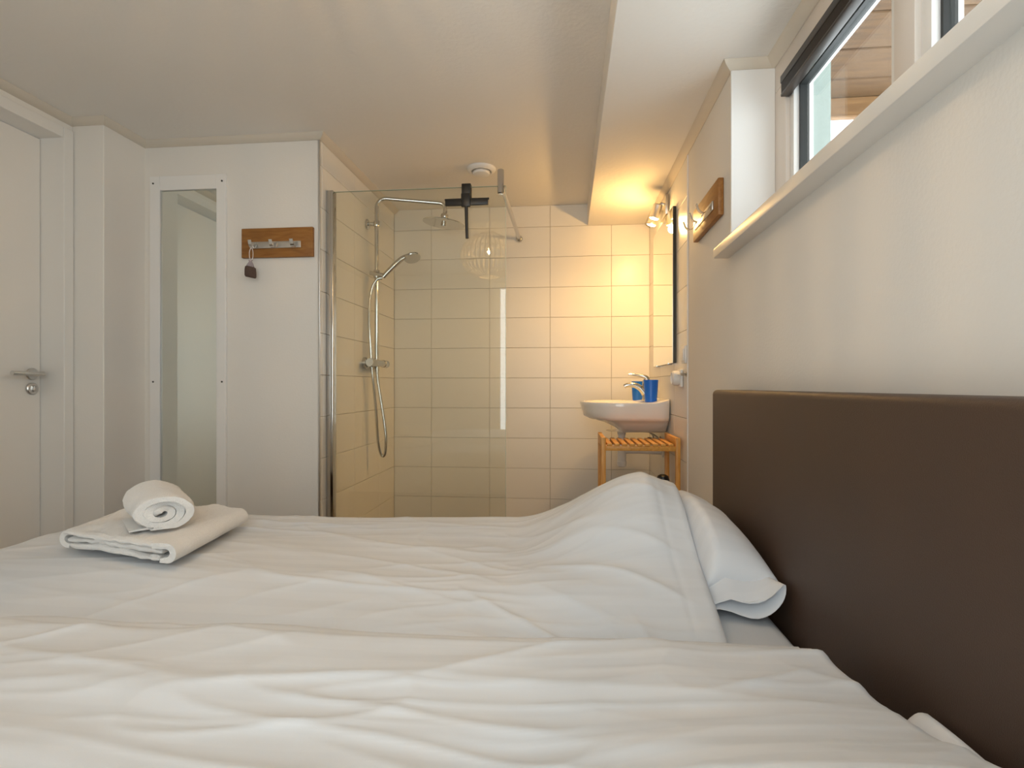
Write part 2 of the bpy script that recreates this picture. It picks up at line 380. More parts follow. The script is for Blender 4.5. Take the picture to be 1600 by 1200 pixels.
MB().box(0.488, 0.672, NY0 - 0.034, 1.878, NZ + H, 0.457 + H, 0.004).build('window_sill', 'trim', wd)
MB().box(XR - 0.004, 0.672, NY1 - 0.010, NY1, 0.457 + H, SZ + H - cv, 0.0015, 1).build('reveal_lining', 'white', wd)
bl = thing('window_blind', 'dark brown raised slatted blind at the top of the side window', 'blind', (0.68, 1.47, 0.89 + H))
def sub(o, part):
    o.parent = part; o.location = (0, 0, 0); return o
def child(b, name, m, parent, **k):
    o = b.build(name, m, None, **k); o.matrix_world = Matrix.Translation(-Vector(parent.location)) ; o.parent = parent; return o
by0, by1 = 1.20, 1.748
child(MB().box(0.654, 0.683, by0, by1, 0.928 + H, 0.952 + H, 0.003), 'head_rail', 'blind', bl)
for k in range(6):
    z = 0.9 + k * 0.0046 + H
    child(MB().box(0.656, 0.681, by0 + 0.002, by1 - 0.002, z, z + 0.0030, 0.001, 1), 'slat', 'blind', bl)
child(MB().box(0.655, 0.682, by0, by1, 0.888 + H, 0.8985 + H, 0.003), 'bottom_rail', 'blind', bl)

# outside: rendered reveal, timber eave
ow = struct(MB().box(0.7351, 0.80, 1.742, 1.843, NZ + H, SZ + H - 0.002).build('wall_outside', 'render', sharp=None), 'pale rendered outer reveal beside the side window', 'wall')
ev = thing('timber_eave', 'weathered timber boards under the roof overhang outside the side window', 'eave', (0.85, 1.2, 1.27 + H))
for k in range(14):
    y0 = -0.35 + k * 0.21
    child(MB().box(0.83, 2.1, y0, y0 + 0.204, 1.268 + H, 1.292 + H, 0.004, 1), 'board', 'larch', ev)
bmo = MB().box(0.83, 2.3, 2.52, 2.555, 1.180 + H, 1.268 + H, 0.005, 1).build('timber_beam', 'larch2')
tag(bmo, 'light timber beam under the roof overhang seen through the side window', 'beam')

# ------------------------------------------------------------------ tall mirror on the front wall
tm = thing('tall_mirror', 'tall narrow mirror in a flat white screwed frame beside the pier', 'mirror', (-1.826, YC, 0.1))
mx0, mx1, mz1, mz0 = -2.022, -1.630, 1.021 + H, 0.12
fw = 0.052
child(MB().box(mx0, mx0 + fw, YC - 0.016, YC - 0.0005, mz0, mz1, 0.0015, 1), 'frame_stile', 'white', tm)
child(MB().box(mx1 - 0.047, mx1, YC - 0.016, YC - 0.0005, mz0, mz1, 0.0015, 1), 'frame_stile', 'white', tm)
child(MB().box(mx0 + fw, mx1 - 0.047, YC - 0.0155, YC - 0.0005, mz1 - 0.070, mz1, 0.0015, 1), 'frame_rail', 'white', tm)
child(MB().box(mx0 + fw, mx1 - 0.047, YC - 0.0155, YC - 0.0005, mz0, mz0 + 0.07, 0.0015, 1), 'frame_rail', 'white', tm)
child(MB().box(mx0 + fw, mx1 - 0.047, YC - 0.006, YC - 0.001, mz0 + 0.07, mz1 - 0.070), 'mirror_glass', 'mirror', tm, sharp=None)
for x in (mx0 + 0.018, mx1 - 0.018):
    for z in (mz1 - 0.035, H + 0.02, mz0 + 0.03):
        child(MB().lathe([(0.0045, 0), (0.0045, 0.002), (0.002, 0.003)], (x, YC - 0.016, z), (0, -1, 0), 10), 'screw', 'screw', tm)

# ------------------------------------------------------------------ coat racks
def coat_rack(label, width, z0, z1, woodm):
    """built facing -Y with its back on the local plane y=0, local x along the board"""
    t = thing('coat_rack', label, 'coat rack', group='wooden hook boards')
    MB().box(0, width, -0.020, -0.0006, z0, z1, 0.003).build('board', woodm, t)
    zc = (z0 + z1) / 2 - 0.012; a, c = width * 0.13, width * 0.84
    rl = MB().box(a, c, -0.025, -0.020, zc - 0.016, zc + 0.016, 0.002).build('rail', 'steel', t)
    for k in range(3):
        x = a + 0.028 + k * (c - a - 0.05) / 2
        pts = [(x, -0.026, zc + 0.010), (x, -0.030, zc - 0.002), (x, -0.038, zc - 0.014), (x, -0.052, zc - 0.020), (x, -0.066, zc - 0.012), (x, -0.072, zc + 0.004), (x, -0.075, zc + 0.012)]
        R = []
        for p in smooth_path(pts, 4):
            R.append([Vector((p.x - 0.0085, p.y - 0.0012, p.z)), Vector((p.x + 0.0085, p.y - 0.0012, p.z)), Vector((p.x + 0.0085, p.y + 0.0018, p.z + 0.001)), Vector((p.x - 0.0085, p.y + 0.0018, p.z + 0.001))])
        MB().rings(R).build('hook', 'chrome', rl)
    return t, zc, a
r1, zc1, a1 = coat_rack('wooden hook board on the white wall beside the tall mirror, with a sachet', 0.356, -0.070, 0.070, 'oak')
r1.location = (-1.547, YC, 0.682 + H)
r2, zc2, a2 = coat_rack('wooden hook board on the side wall next to the window sill', 0.369, -0.064, 0.064, 'oak')
r2.location = (XR, 2.297, 0.652 + H); r2.rotation_euler = (0, 0, -math.pi / 2)
# scented sachet on the first hook
sx = -1.547 + a1 + 0.028 - 0.004; sy = YC - 0.052; sz = 0.682 + H + zc1 - 0.018
sc = thing('scented_sachet', 'small sheer sachet of brown lavender hanging from the left hook by a cord', 'sachet', (sx, sy, sz - 0.15))
for dx in (-0.007, 0.010):
    child(MB().tube(smooth_path([(sx, sy, sz + 0.003), (sx + dx, sy - 0.004, sz - 0.02), (sx + dx * 0.9, sy - 0.004, sz - 0.05), (sx, sy - 0.004, sz - 0.066)], 5), 0.0018, 6), 'cord', 'cord', sc)
R = []
for d, w, t in ((-0.060, 0.012, 0.006), (-0.066, 0.006, 0.005), (-0.076, 0.014, 0.006), (-0.092, 0.022, 0.009), (-0.103, 0.026, 0.010)):
    R.append([(sx - 0.002 + w * math.cos(q) + (d + .06) * .1, sy - 0.004 + t * math.sin(q), sz + d) for q in [2 * math.pi * k / 16 for k in range(16)]])
child(MB().rings(R, False, False), 'pouch_neck', 'organza', sc)
R = []
for i, (d, w, t) in enumerate(((-0.090, 0.018, 0.006), (-0.094, 0.026, 0.010), (-0.115, 0.028, 0.014), (-0.136, 0.028, 0.013), (-0.142, 0.024, 0.006))):
    R.append([(sx - 0.002 + w * math.copysign(abs(math.cos(q)) ** 0.6, math.cos(q)), sy - 0.004 + t * math.sin(q), sz + d - 0.22 * w * math.copysign(abs(math.cos(q)) ** 0.6, math.cos(q))) for q in [2 * math.pi * k / 20 for k in range(20)]])
child(MB().rings(R), 'filling', 'lav', sc)

# ------------------------------------------------------------------ shower screen
YG = 2.57; gx1 = -0.2876; gz1 = 0.950 + H
gs = thing('shower_screen', 'clear glass shower screen held by a chrome wall profile and bar', 'shower screen', (-0.72, YG, 0.02))
child(MB().box(XL + 0.018, gx1, YG - 0.004, YG + 0.004, 0.02, gz1), 'pane', 'glass', gs, sharp=None)
child(MB().box(gx1, gx1 + 0.0012, YG - 0.004, YG + 0.004, 0.02, gz1), 'edge_strip', 'edge', gs, sharp=None)
child(MB().box(XL + 0.018, gx1, YG - 0.004, YG + 0.004, gz1, gz1 + 0.0012), 'edge_strip', 'edge', gs, sharp=None)
child(MB().box(XL + 0.0005, XL + 0.034, YG - 0.021, YG + 0.021, 0.02, gz1 + 0.004, 0.003), 'wall_profile', 'chrome', gs)
bx = -0.311; bz = 0.965 + H
child(MB().lathe([(0.012, -0.052), (0.0155, -0.048), (0.0155, 0.060), (0.014, 0.063)], (bx, YG, bz), (0, 0, 1), 24), 'bar_clamp', 'chrome', gs)
child(MB().tube([(bx, YG + 0.015, bz), (bx, YB - 0.012, bz + 0.012)], 0.0120, 16), 'support_bar', 'chrome', gs)
child(MB().lathe([(0.022, 0), (0.022, 0.008), (0.018, 0.016), (0.012, 0.020)], (bx, YB - 0.0005, bz + 0.012), (0, -1, 0), 24), 'bar_flange', 'chrome', gs)

# squeegee
q = thing('squeegee', 'black shower squeegee hanging on the top edge of the glass screen', 'squeegee', (-0.475, YG - 0.03, 0.7 + H))
qx = -0.475; yf = YG - 0.0045
child(MB().box(qx - 0.022, qx + 0.022, yf - 0.014, yf - 0.0005, 0.905 + H, 0.962 + H, 0.003).box(qx - 0.022, qx + 0.022, YG + 0.005, YG + 0.016, 0.900 + H, 0.962 + H, 0.003).box(qx - 0.022, qx + 0.022, yf - 0.012, YG + 0.014, 0.9525 + H, 0.964 + H, 0.002), 'glass_hook', 'black', q)
child(MB().box(qx - 0.021, qx + 0.023, yf - 0.032, yf - 0.0145, 0.848 + H, 0.912 + H, 0.004), 'head_block', 'black', q)
child(MB().box(qx - 0.100, qx + 0.106, yf - 0.022, yf - 0.004, 0.858 + H, 0.889 + H, 0.003), 'blade_holder', 'black', q)
child(MB().box(qx - 0.104, qx + 0.110, yf - 0.012, yf - 0.008, 0.883 + H, 0.8935 + H, 0.001, 1), 'rubber_blade', 'rubber', q)
child(MB().tube([(qx + 0.003, yf - 0.022, 0.855 + H), (qx + 0.004, yf - 0.020, 0.78 + H), (qx + 0.006, yf - 0.015, 0.70 + H)], [0.0085, 0.0078, 0.0075], 14), 'handle', 'black', q)

# ------------------------------------------------------------------ shower set
RX, RY = -1.106, 3.092
sh = thing('shower_set', 'chrome shower column with rain head, hand shower and thermostat mixer', 'shower', (RX, RY, 0.1 + H))
az = 1.100 + H
ex, ey = -0.722, 3.20
d = Vector((ex - RX, ey - RY, 0)).normalized()
arm = [(RX, RY, 0.14 + H), (RX, RY, 0.5 + H), (RX, RY, 0.9 + H), (RX, RY, az - 0.055)]
for k in range(1, 7):
    a = math.pi / 2 * k / 6; arm.append((RX + d.x * 0.055 * (1 - math.cos(a)), RY + d.y * 0.055 * (1 - math.cos(a)), az - 0.055 + 0.055 * math.sin(a)))
arm.append((ex - d.x * 0.2, ey - d.y * 0.2, az - 0.004))
for k in range(0, 7):
    a = math.pi / 2 * k / 6; arm.append((ex - d.x * 0.035 * (1 - math.sin(a)), ey - d.y * 0.035 * (1 - math.sin(a)), az - 0.008 - 0.035 * (1 - math.cos(a))))
arm.append((ex, ey, az - 0.06))
child(MB().tube(arm, 0.0115, 14), 'riser_pipe', 'chrome', sh)
ax = Vector((0.13, -0.02, 1)).normalized()
RHP = child(MB().lathe([(0.126, 0), (0.127, 0.003), (0.120, 0.007), (0.07, 0.017), (0.03, 0.028), (0.022, 0.036), (0.024, 0.046), (0.022, 0.056), (0.013, 0.062), (0.013, 0.075)], Vector((ex, ey, az - 0.06)) - ax * 0.07, ax, 40), 'rain_head', 'chrome', sh)
sub(child(MB().lathe([(0.016, 0), (0.016, 0.014), (0.010, 0.016)], Vector((ex, ey, az - 0.06)) - ax * 0.0705, -ax, 20), 'head_nut', 'chrome', sh), RHP)
bz2 = 0.949 + H
child(MB().lathe([(0.030, 0), (0.030, 0.006), (0.026, 0.010), (0.012, 0.012), (0.012, 0.06)], (XL + 0.0008, RY, bz2), (1, 0, 0), 28).lathe([(0.017, -0.016), (0.018, -0.014), (0.018, 0.014), (0.017, 0.016)], (RX, RY, bz2), (0, 0, 1), 24), 'wall_bracket', 'chrome', sh)
# slider and hand shower
hz = 0.655 + H
child(MB().lathe([(0.018, -0.022), (0.019, -0.02), (0.019, 0.02), (0.018, 0.022)], (RX, RY, hz), (0, 0, 1), 24).tube([(RX - 0.035, RY - 0.01, hz + 0.006), (RX + 0.045, RY - 0.012, hz - 0.012)], 0.013, 14), 'slider', 'chrome', sh)
hs = [(RX + 0.042, RY - 0.012, hz - 0.022), (RX + 0.075, RY - 0.004, hz + 0.016), (RX + 0.135, RY + 0.010, hz + 0.078), (RX + 0.165, RY + 0.02, hz + 0.100), (RX + 0.195, RY + 0.03, hz + 0.112)]
HSG = child(MB().tube(smooth_path(hs, 6), [0.012 + 0.004 * math.sin(i / 24 * math.pi) for i in range(25)], 14), 'hand_shower_grip', 'chrome', sh)
ha = Vector((-0.30, 0.32, 0.9)).normalized()
sub(child(MB().lathe([(0.046, 0), (0.049, 0.004), (0.048, 0.012), (0.036, 0.020), (0.012, 0.024)], Vector((RX + 0.205, RY + 0.035, hz + 0.093)), ha, 28), 'hand_shower_head', 'chrome', sh), HSG)
# mixer
mzr = 0.133 + H
MXB = child(MB().lathe([(0.022, -0.020), (0.024, -0.016), (0.024, 0.06), (0.021, 0.064), (0.021, 0.20), (0.024, 0.204), (0.024, 0.262), (0.021, 0.268)], (RX, 2.995, mzr), (0, 1, 0), 28), 'mixer_body', 'chrome', sh)
for y in (3.045, 3.195):
    sub(child(MB().lathe([(0.033, 0), (0.033, 0.018), (0.030, 0.022), (0.016, 0.024), (0.016, 0.05)], (XL + 0.0008, y, mzr), (1, 0, 0), 28), 'wall_union', 'chrome', sh), MXB)
sub(child(MB().tube([(RX, 3.10, mzr - 0.018), (RX, 3.10, mzr - 0.048)], 0.012, 14), 'hose_outlet', 'chrome', sh), MXB)
hose = [(RX + 0.0, 3.10, mzr - 0.045), (RX + 0.004, 3.10, mzr - 0.10), (RX + 0.030, 3.10, mzr - 0.26), (RX + 0.052, 3.10, mzr - 0.42), (RX + 0.048, 3.10, mzr - 0.525), (RX + 0.028, 3.10, mzr - 0.540), (RX + 0.010, 3.09, mzr - 0.46),
        (RX + 0.000, 3.075, mzr - 0.25), (RX - 0.012, 3.052, mzr - 0.05), (RX - 0.022, 3.050, mzr + 0.10), (RX - 0.032, 3.055, mzr + 0.28), (RX - 0.022, 3.065, mzr + 0.42), (RX + 0.010, 3.070, mzr + 0.485), (RX + 0.038, RY - 0.014, hz - 0.028)]
child(MB().tube(smooth_path(hose, 8), 0.0085, 12), 'hose', 'chrome', sh)

# ceiling vent
vn = thing('ceiling_vent', 'round white ventilation valve on the ceiling above the shower screen', 'vent', (-0.4655, 2.958, CT - 0.05))
vp = (-0.4655, 2.958, CT - 0.0006)
child(MB().lathe([(0.080, 0), (0.080, 0.005), (0.074, 0.014), (0.060, 0.020), (0.054, 0.018), (0.052, 0.004)], vp, (0, 0, -1), 48, True, True), 'outer_ring', 'plastic', vn)
child(MB().lathe([(0.020, 0.002), (0.020, 0.016), (0.046, 0.018), (0.048, 0.024), (0.044, 0.032), (0.028, 0.037), (0.010, 0.038)], vp, (0, 0, -1), 40), 'valve_disc', 'plastic', vn)

# ------------------------------------------------------------------ vanity mirror, spots, fittings
vm = thing('vanity_mirror', 'frameless upright mirror with dark edge above the washbasin', 'mirror', (XR, 3.04, 0.113 + H))
child(MB().box(0.522, 0.5375, 2.742, 3.335, 0.113 + H, 0.885 + H), 'backing', 'darkedge', vm, sharp=None)
child(MB().box(0.5195, 0.522, 2.7425, 3.3345, 0.1135 + H, 0.8845 + H), 'mirror_glass', 'vmirror', vm, sharp=None)
for y in (2.86, 3.22):
    child(MB().box(0.516, 0.5372, y - 0.010, y + 0.010, 0.107 + H, 0.118 + H, 0.001, 1), 'clip', 'chrome', vm)

sp = thing('spot_lamp', 'steel wall lamp with two lit spots above the vanity mirror', 'wall lamp', (XR, 3.0, 0.95 + H))
child(MB().box(0.518, XR - 0.0008, 2.924, 3.085, 0.905 + H, 1.010 + H, 0.002), 'base_plate', 'steel', sp)
SP = [((0.462, 2.945, 0.888 + H)), ((0.466, 3.062, 0.888 + H))]
for i, c in enumerate(SP):
    c = Vector(c); dirv = Vector((-0.26, 0.22, -0.92)).normalized(); top = c - dirv * 0.075
    child(MB().tube(smooth_path([(0.519, c.y + 0.012, 0.965 + H), (0.50, c.y + 0.012, 0.968 + H), (top.x + 0.012, top.y, top.z - 0.005)], 4), 0.0065, 12), 'arm', 'steel', sp)
    hd = child(MB().lathe([(0.019, 0), (0.0235, 0.004), (0.0245, 0.012), (0.0245, 0.060), (0.027, 0.064), (0.027, 0.073), (0.0245, 0.074), (0.0245, 0.069), (0.005, 0.068)], top, dirv, 28), 'spot_head', 'steel', sp)
    ln = MB().lathe([(0.0235, 0.0695), (0.0235, 0.0755), (0.018, 0.080), (0.004, 0.082)], top, dirv, 24).build('lens', 'lens', hd); ln.matrix_parent_inverse = Matrix(); 
    li = bpy.data.lights.new('spot_light', 'POINT'); li.energy = SPOT_W * 0.44; li.color = (1.0, 0.575, 0.19); li.shadow_soft_size = 0.022
    lp = bpy.data.lights.new('spot_beam', 'SPOT'); lp.energy = SPOT_W; lp.color = li.color; lp.spot_size = math.radians(140); lp.spot_blend = 0.8; lp.shadow_soft_size = 0.02
    lq = bpy.data.objects.new('spot_beam', lp); COL.objects.link(lq); lq.location = c + dirv * 0.012; lq.rotation_euler = dirv.to_track_quat('-Z', 'Y').to_euler()
    lo = bpy.data.objects.new('spot_light', li); COL.objects.link(lo); lo.location = c + dirv * 0.026; lo.rotation_euler = dirv.to_track_quat('-Z', 'Y').to_euler()

sw = thing('light_switch', 'square white light switch on the tiles beside the vanity mirror', 'light switch', (XR, 2.54, 0.142 + H))
child(MB().box(XR - 0.010, XR - 0.0008, 2.503, 2.583, 0.102 + H, 0.182 + H, 0.003), 'plate', 'plastic', sw)
child(MB().box(XR - 0.015, XR - 0.010, 2.517, 2.569, 0.116 + H, 0.168 + H, 0.002), 'rocker', 'plastic', sw)
so = thing('wall_socket', 'white round wall socket beneath the light switch', 'socket', (XR, 2.60, 0.036 + H))
child(MB().box(XR - 0.014, XR - 0.0008, 2.578, 2.662, -0.006 + H, 0.078 + H, 0.006), 'plate', 'plastic', so)
child(MB().lathe([(0.034, 0), (0.036, 0.010), (0.034, 0.026), (0.027, 0.032), (0.025, 0.024)], (XR - 0.014, 2.62, 0.036 + H), (-1, 0, 0), 32), 'socket_ring', 'plastic', so)
tp = thing('towel_peg', 'short chrome peg rail on the tiles beside the wall socket', 'towel peg', (XR, 2.52, 0.05 + H))
child(MB().lathe([(0.012, 0), (0.012, 0.004), (0.006, 0.006), (0.006, 0.026)], (XR - 0.0008, 2.508, 0.052 + H), (-1, 0, 0), 16), 'post', 'chrome', tp)
child(MB().tube([(XR - 0.026, 2.500, 0.052 + H), (XR - 0.026, 2.565, 0.052 + H)], 0.005, 12), 'rail', 'chrome', tp)

# ------------------------------------------------------------------ washbasin
yc, hw0 = 3.13, 0.305
xw = XR - 0.0008; cx = 0.30; N = 64
def dout(proj, hw, z, lift=0.0):
    R = []
    for k in range(N):
        a = 2 * math.pi * k / N; c, s = math.cos(a), math.sin(a)
        if c < 0: ax_, n = cx - (xw - proj), 2.35
        else: ax_, n = xw - cx, 9
        r = (abs(c / ax_) ** n + abs(s / hw) ** n) ** (-1 / n)
        x = cx + r * c; zz = z + (lift * max(0, min(1, (x - 0.47) / 0.05)) if lift else 0)
        R.append((x, yc + r * s, zz + H))
    return R
def ell(cx_, ax_, ay_, z): return [(cx_ + ax_ * math.cos(2 * math.pi * k / N), yc + ay_ * math.sin(2 * math.pi * k / N), z + H) for k in range(N)]
bs = thing('washbasin', 'white ceramic wall-hung washbasin with overhanging rounded rim', 'washbasin', (xw, yc, -0.09 + H))
R = [dout(0.16, 0.10, -0.252), dout(0.21, 0.16, -0.250), dout(0.255, 0.20, -0.238), dout(0.32, 0.245, -0.204), dout(0.355, 0.265, -0.186), dout(0.415, 0.288, -0.179), dout(0.442, 0.298, -0.164), dout(0.450, 0.302, -0.135), dout(0.456, hw0, -0.110),
     dout(0.460, hw0 + 0.001, -0.094), dout(0.457, hw0 - 0.001, -0.088, 0.016), dout(0.448, hw0 - 0.008, -0.086, 0.016), ell(0.262, 0.158, 0.262, -0.090), ell(0.262, 0.150, 0.252, -0.098), ell(0.262, 0.135, 0.225, -0.150), ell(0.265, 0.10, 0.16, -0.190), ell(0.27, 0.05, 0.08, -0.205), ell(0.27, 0.02, 0.02, -0.208)]
BSN = child(MB().rings(R), 'basin', 'ceramic', bs, sharp=50)
sub(child(MB().lathe([(0.020, 0), (0.021, 0.004), (0.014, 0.006)], (0.27, yc, -0.2085 + H), (0, 0, 1), 20), 'drain', 'chrome', bs), BSN)
# mixer tap
fx = 0.448
fc = thing('basin_tap', 'chrome single-lever tap on the washbasin ledge', 'tap', (fx, yc, -0.088 + H))
child(MB().lathe([(0.026, 0), (0.026, 0.006), (0.021, 0.012), (0.019, 0.06), (0.022, 0.095), (0.021, 0.112), (0.014, 0.120)], (fx, yc, -0.083 + H), (0, 0, 1), 24), 'tap_body', 'chrome', fc)
child(MB().tube(smooth_path([(fx - 0.008, yc, -0.045 + H), (fx - 0.03, yc, -0.015 + H), (fx - 0.065, yc, 0.004 + H), (fx - 0.105, yc, 0.004 + H), (fx - 0.122, yc, -0.004 + H)], 5), [0.019 - 0.007 * i / 20 for i in range(21)], 14), 'spout', 'chrome', fc)
child(MB().tube(smooth_path([(fx + 0.006, yc, 0.030 + H), (fx - 0.004, yc, 0.048 + H), (fx - 0.03, yc, 0.058 + H), (fx - 0.10, yc, 0.066 + H)], 5), [0.018 - 0.012 * i / 15 for i in range(16)], 12), 'lever', 'chrome', fc)
# cups
def cup(label, x, y, h, r0, r1):
    prof = [(r0 * 0.9, 0), (r0, 0.003), (r1, h - 0.001), (r1 - 0.0005, h), (r1 - 0.002, h - 0.001), (r0 - 0.002, 0.005)]
    o = MB().lathe(prof, (0, 0, 0), (0, 0, 1), 36).build('tumbler', 'cup'); o.location = (x, y, -0.0865 + H)
    tag(o, label, 'cup', 'blue tumblers on the washbasin')
cup('blue plastic tumbler on the near corner of the washbasin, right of the tap', 0.440, 2.905, 0.118, 0.031, 0.038)
cup('blue plastic tumbler half hidden behind the chrome tap', 0.425, 3.325, 0.114, 0.030, 0.036)
# drain trap and stop valves
tr = thing('drain_trap', 'white plastic bottle trap under the washbasin', 'drain pipe', (0.31, yc, -0.44 + H))
child(MB().lathe([(0.020, 0.0), (0.020, 0.06), (0.024, 0.062), (0.024, 0.082), (0.020, 0.084)], (0.31, yc - 0.02, -0.335 + H), (0, 0, 1), 24), 'inlet_pipe', 'plastic', tr)
child(MB().lathe([(0.018, 0), (0.026, 0.006), (0.027, 0.03), (0.024, 0.034), (0.024, 0.10), (0.027, 0.104), (0.027, 0.118), (0.02, 0.12)], (0.31, yc - 0.02, -0.455 + H), (0, 0, 1), 28), 'bottle', 'plastic', tr)
child(MB().tube([(0.325, yc - 0.02, -0.365 + H), (0.42, yc - 0.02, -0.365 + H), (XR - 0.012, yc - 0.02, -0.368 + H)], 0.016, 16).lathe([(0.032, 0), (0.032, 0.003), (0.02, 0.010)], (XR - 0.0008, yc - 0.02, -0.368 + H), (-1, 0, 0), 24), 'outlet_pipe', 'plastic', tr)
for nm, y in (('left', 3.03), ('right', 3.20)):
    v = thing('stop_valve', 'chrome stop valve with hose under the washbasin, ' + ('nearer to the bamboo shelf' if nm == 'left' else 'nearer to the end wall'), 'valve', (XR, y, -0.30 + H), 'stop valves under the washbasin')
    child(MB().lathe([(0.022, 0), (0.022, 0.004), (0.011, 0.006), (0.011, 0.05), (0.015, 0.052), (0.015, 0.072)], (XR - 0.0008, y, -0.31 + H), (-1, 0, 0), 20), 'valve_body', 'chrome', v)
    child(MB().tube(smooth_path([(XR - 0.04, y, -0.30 + H), (XR - 0.045, y, -0.28 + H), (fx, yc + (y - yc) * 0.3, -0.252 + H)], 5), 0.005, 10), 'supply_hose', 'steel', v)

# ------------------------------------------------------------------ bamboo shelf
x0, x1, y0, y1 = 0.163, 0.522, 2.565, 2.862
tz = -0.268 + H
bb = thing('bamboo_shelf', 'slatted bamboo stand with raised sides in front of the washbasin', 'shelf', (0.34, 2.71, 0))
for x in (x0, x1 - 0.020):
    for y in (y0, y1 - 0.026):
        child(MB().box(x, x + 0.020, y, y + 0.026, 0.0006, tz + 0.028, 0.002), 'leg', 'bambooZ', bb)
    child(MB().box(x, x + 0.020, y0 + 0.026, y1 - 0.026, tz - 0.018, tz + 0.026, 0.002), 'side_rail', 'bamboo', bb)
    child(MB().box(x + 0.002, x + 0.018, y0 + 0.026, y1 - 0.026, 0.33, 0.355, 0.002), 'side_rail', 'bamboo', bb)
for y in (y0 + 0.003, y1 - 0.021):
    child(MB().box(x0 + 0.020, x1 - 0.020, y, y + 0.018, tz - 0.034, tz - 0.012, 0.002), 'cross_rail', 'bamboo', bb)
ns = 9; pw = (x1 - x0 - 0.044) / ns
for k in range(ns):
    xx = x0 + 0.022 + k * pw
    child(MB().box(xx + 0.004, xx + pw - 0.008, y0 + 0.001, y1 - 0.001, tz - 0.012, tz - 0.0005, 0.002), 'slat', 'bamboo', bb)
    child(MB().box(xx + 0.004, xx + pw - 0.008, y0 + 0.028, y1 - 0.028, 0.340, 0.350, 0.002), 'slat', 'bamboo', bb)
child(MB().box(x0 + 0.020, x1 - 0.020, y0 + 0.03, y0 + 0.046, 0.328, 0.3396, 0.002), 'cross_rail', 'bamboo', bb)
child(MB().box(x0 + 0.020, x1 - 0.020, y1 - 0.046, y1 - 0.03, 0.328, 0.3396, 0.002), 'cross_rail', 'bamboo', bb)
bo = thing('round_bottle', 'dark bottle with rounded top on the lower level of the bamboo stand', 'bottle', (0.466, 2.70, 0.3505))
child(MB().lathe([(0.030, 0), (0.033, 0.004), (0.033, 0.14), (0.024, 0.158), (0.018, 0.162)], (0.466, 2.70, 0.3505), (0, 0, 1), 28), 'bottle_body', 'black', bo)
child(MB().lathe([(0.020, 0.160), (0.029, 0.168), (0.031, 0.195), (0.025, 0.213), (0.012, 0.220)], (0.466, 2.70, 0.3505), (0, 0, 1), 28), 'round_cap', 'black', bo)

# ------------------------------------------------------------------ bed
def smst(a, c, x):
    t = np.clip((x - a) / (c - a), 0, 1); return t * t * (3 - 2 * t)
_rng = np.random.RandomState(11); _tab = _rng.rand(256, 256)
def vnoise(x, y, seed=0):
    x = np.asarray(x) + seed * 17.3; y = np.asarray(y) + seed * 9.7
    xi = np.floor(x).astype(int); yi = np.floor(y).astype(int); fx_ = x - xi; fy_ = y - yi
    fx_ = fx_ * fx_ * fx_ * (fx_ * (fx_ * 6 - 15) + 10); fy_ = fy_ * fy_ * fy_ * (fy_ * (fy_ * 6 - 15) + 10)
    g = lambda i, j: _tab[i % 256, j % 256]
    return (g(xi, yi) * (1 - fx_) + g(xi + 1, yi) * fx_) * (1 - fy_) + (g(xi, yi + 1) * (1 - fx_) + g(xi + 1, yi + 1) * fx_) * fy_
def crease(x, y, seed, sharp=1.6):
    return (1 - np.abs(2 * vnoise(x, y, seed) - 1)) ** sharp
BX0, BX1, BY0, BY1 = -1.46, 0.447, -0.05, 1.70
MT = -0.490 + H
bed = thing('bed', 'double bed with white fitted sheet under the duvets', 'bed', (-0.5, 0.83, 0))
child(MB().box(BX0 + 0.02, BX1 - 0.004, BY0 + 0.02, BY1 - 0.02, 0.10, 0.30, 0.02), 'bed_base', 'leather', bed)
child(MB().box(BX0 + 0.012, BX1 - 0.002, BY0 + 0.012, BY1 - 0.012, 0.3005, MT, 0.035, 4), 'mattress', 'sheet', bed)
for x in (BX0 + 0.12, BX1 - 0.12):
    for y in (BY0 + 0.12, BY1 - 0.12):
        child(MB().lathe([(0.02, 0), (0.026, 0.0994)], (x, y, 0.0006), (0, 0, 1), 16), 'leg', 'black', bed)
hbm = MB().box(0.452, XR - 0.0008, -0.10, 1.755, 0.12, -0.012 + H, 0.014, 4).build('headboard', 'leather')
tag(hbm, 'brown upholstered panel headboard against the side wall', 'headboard')

def grid_obj(name, Pts, mat_, closed_under=None):
    n, m, _ = Pts.shape
    vs = Pts.reshape(-1, 3); idx = np.arange(n * m).reshape(n, m)
    f = np.stack([idx[:-1, :-1], idx[1:, :-1], idx[1:, 1:], idx[:-1, 1:]], -1).reshape(-1, 4)
    me = bpy.data.meshes.new(name); me.from_pydata(vs.tolist(), [], f.tolist()); me.update()
    me.polygons.foreach_set('use_smooth', [True] * len(me.polygons)); me.materials.append(M[mat_])
    o = bpy.data.objects.new(name, me); COL.objects.link(o); return o

HEM = [(0.0, 0.0), (0.008, -0.002), (0.014, -0.008), (0.016, -0.016), (0.013, -0.024), (0.004, -0.030), (-0.012, -0.032), (-0.05, -0.033)]
def drape(s, edge, r=0.045, sgn=1):
    """arc-length coordinate s beyond edge -> (outward position, drop)"""
    t = np.clip((s - edge), 0, None); a = np.clip(t / r, 0, math.pi / 2)
    out = np.where(s < edge, s, edge + r * np.sin(a) + 0.01 * np.clip(t - r * math.pi / 2, 0, None))
    drop = r * (1 - np.cos(a)) + np.clip(t - r * math.pi / 2, 0, None)
    return out, drop

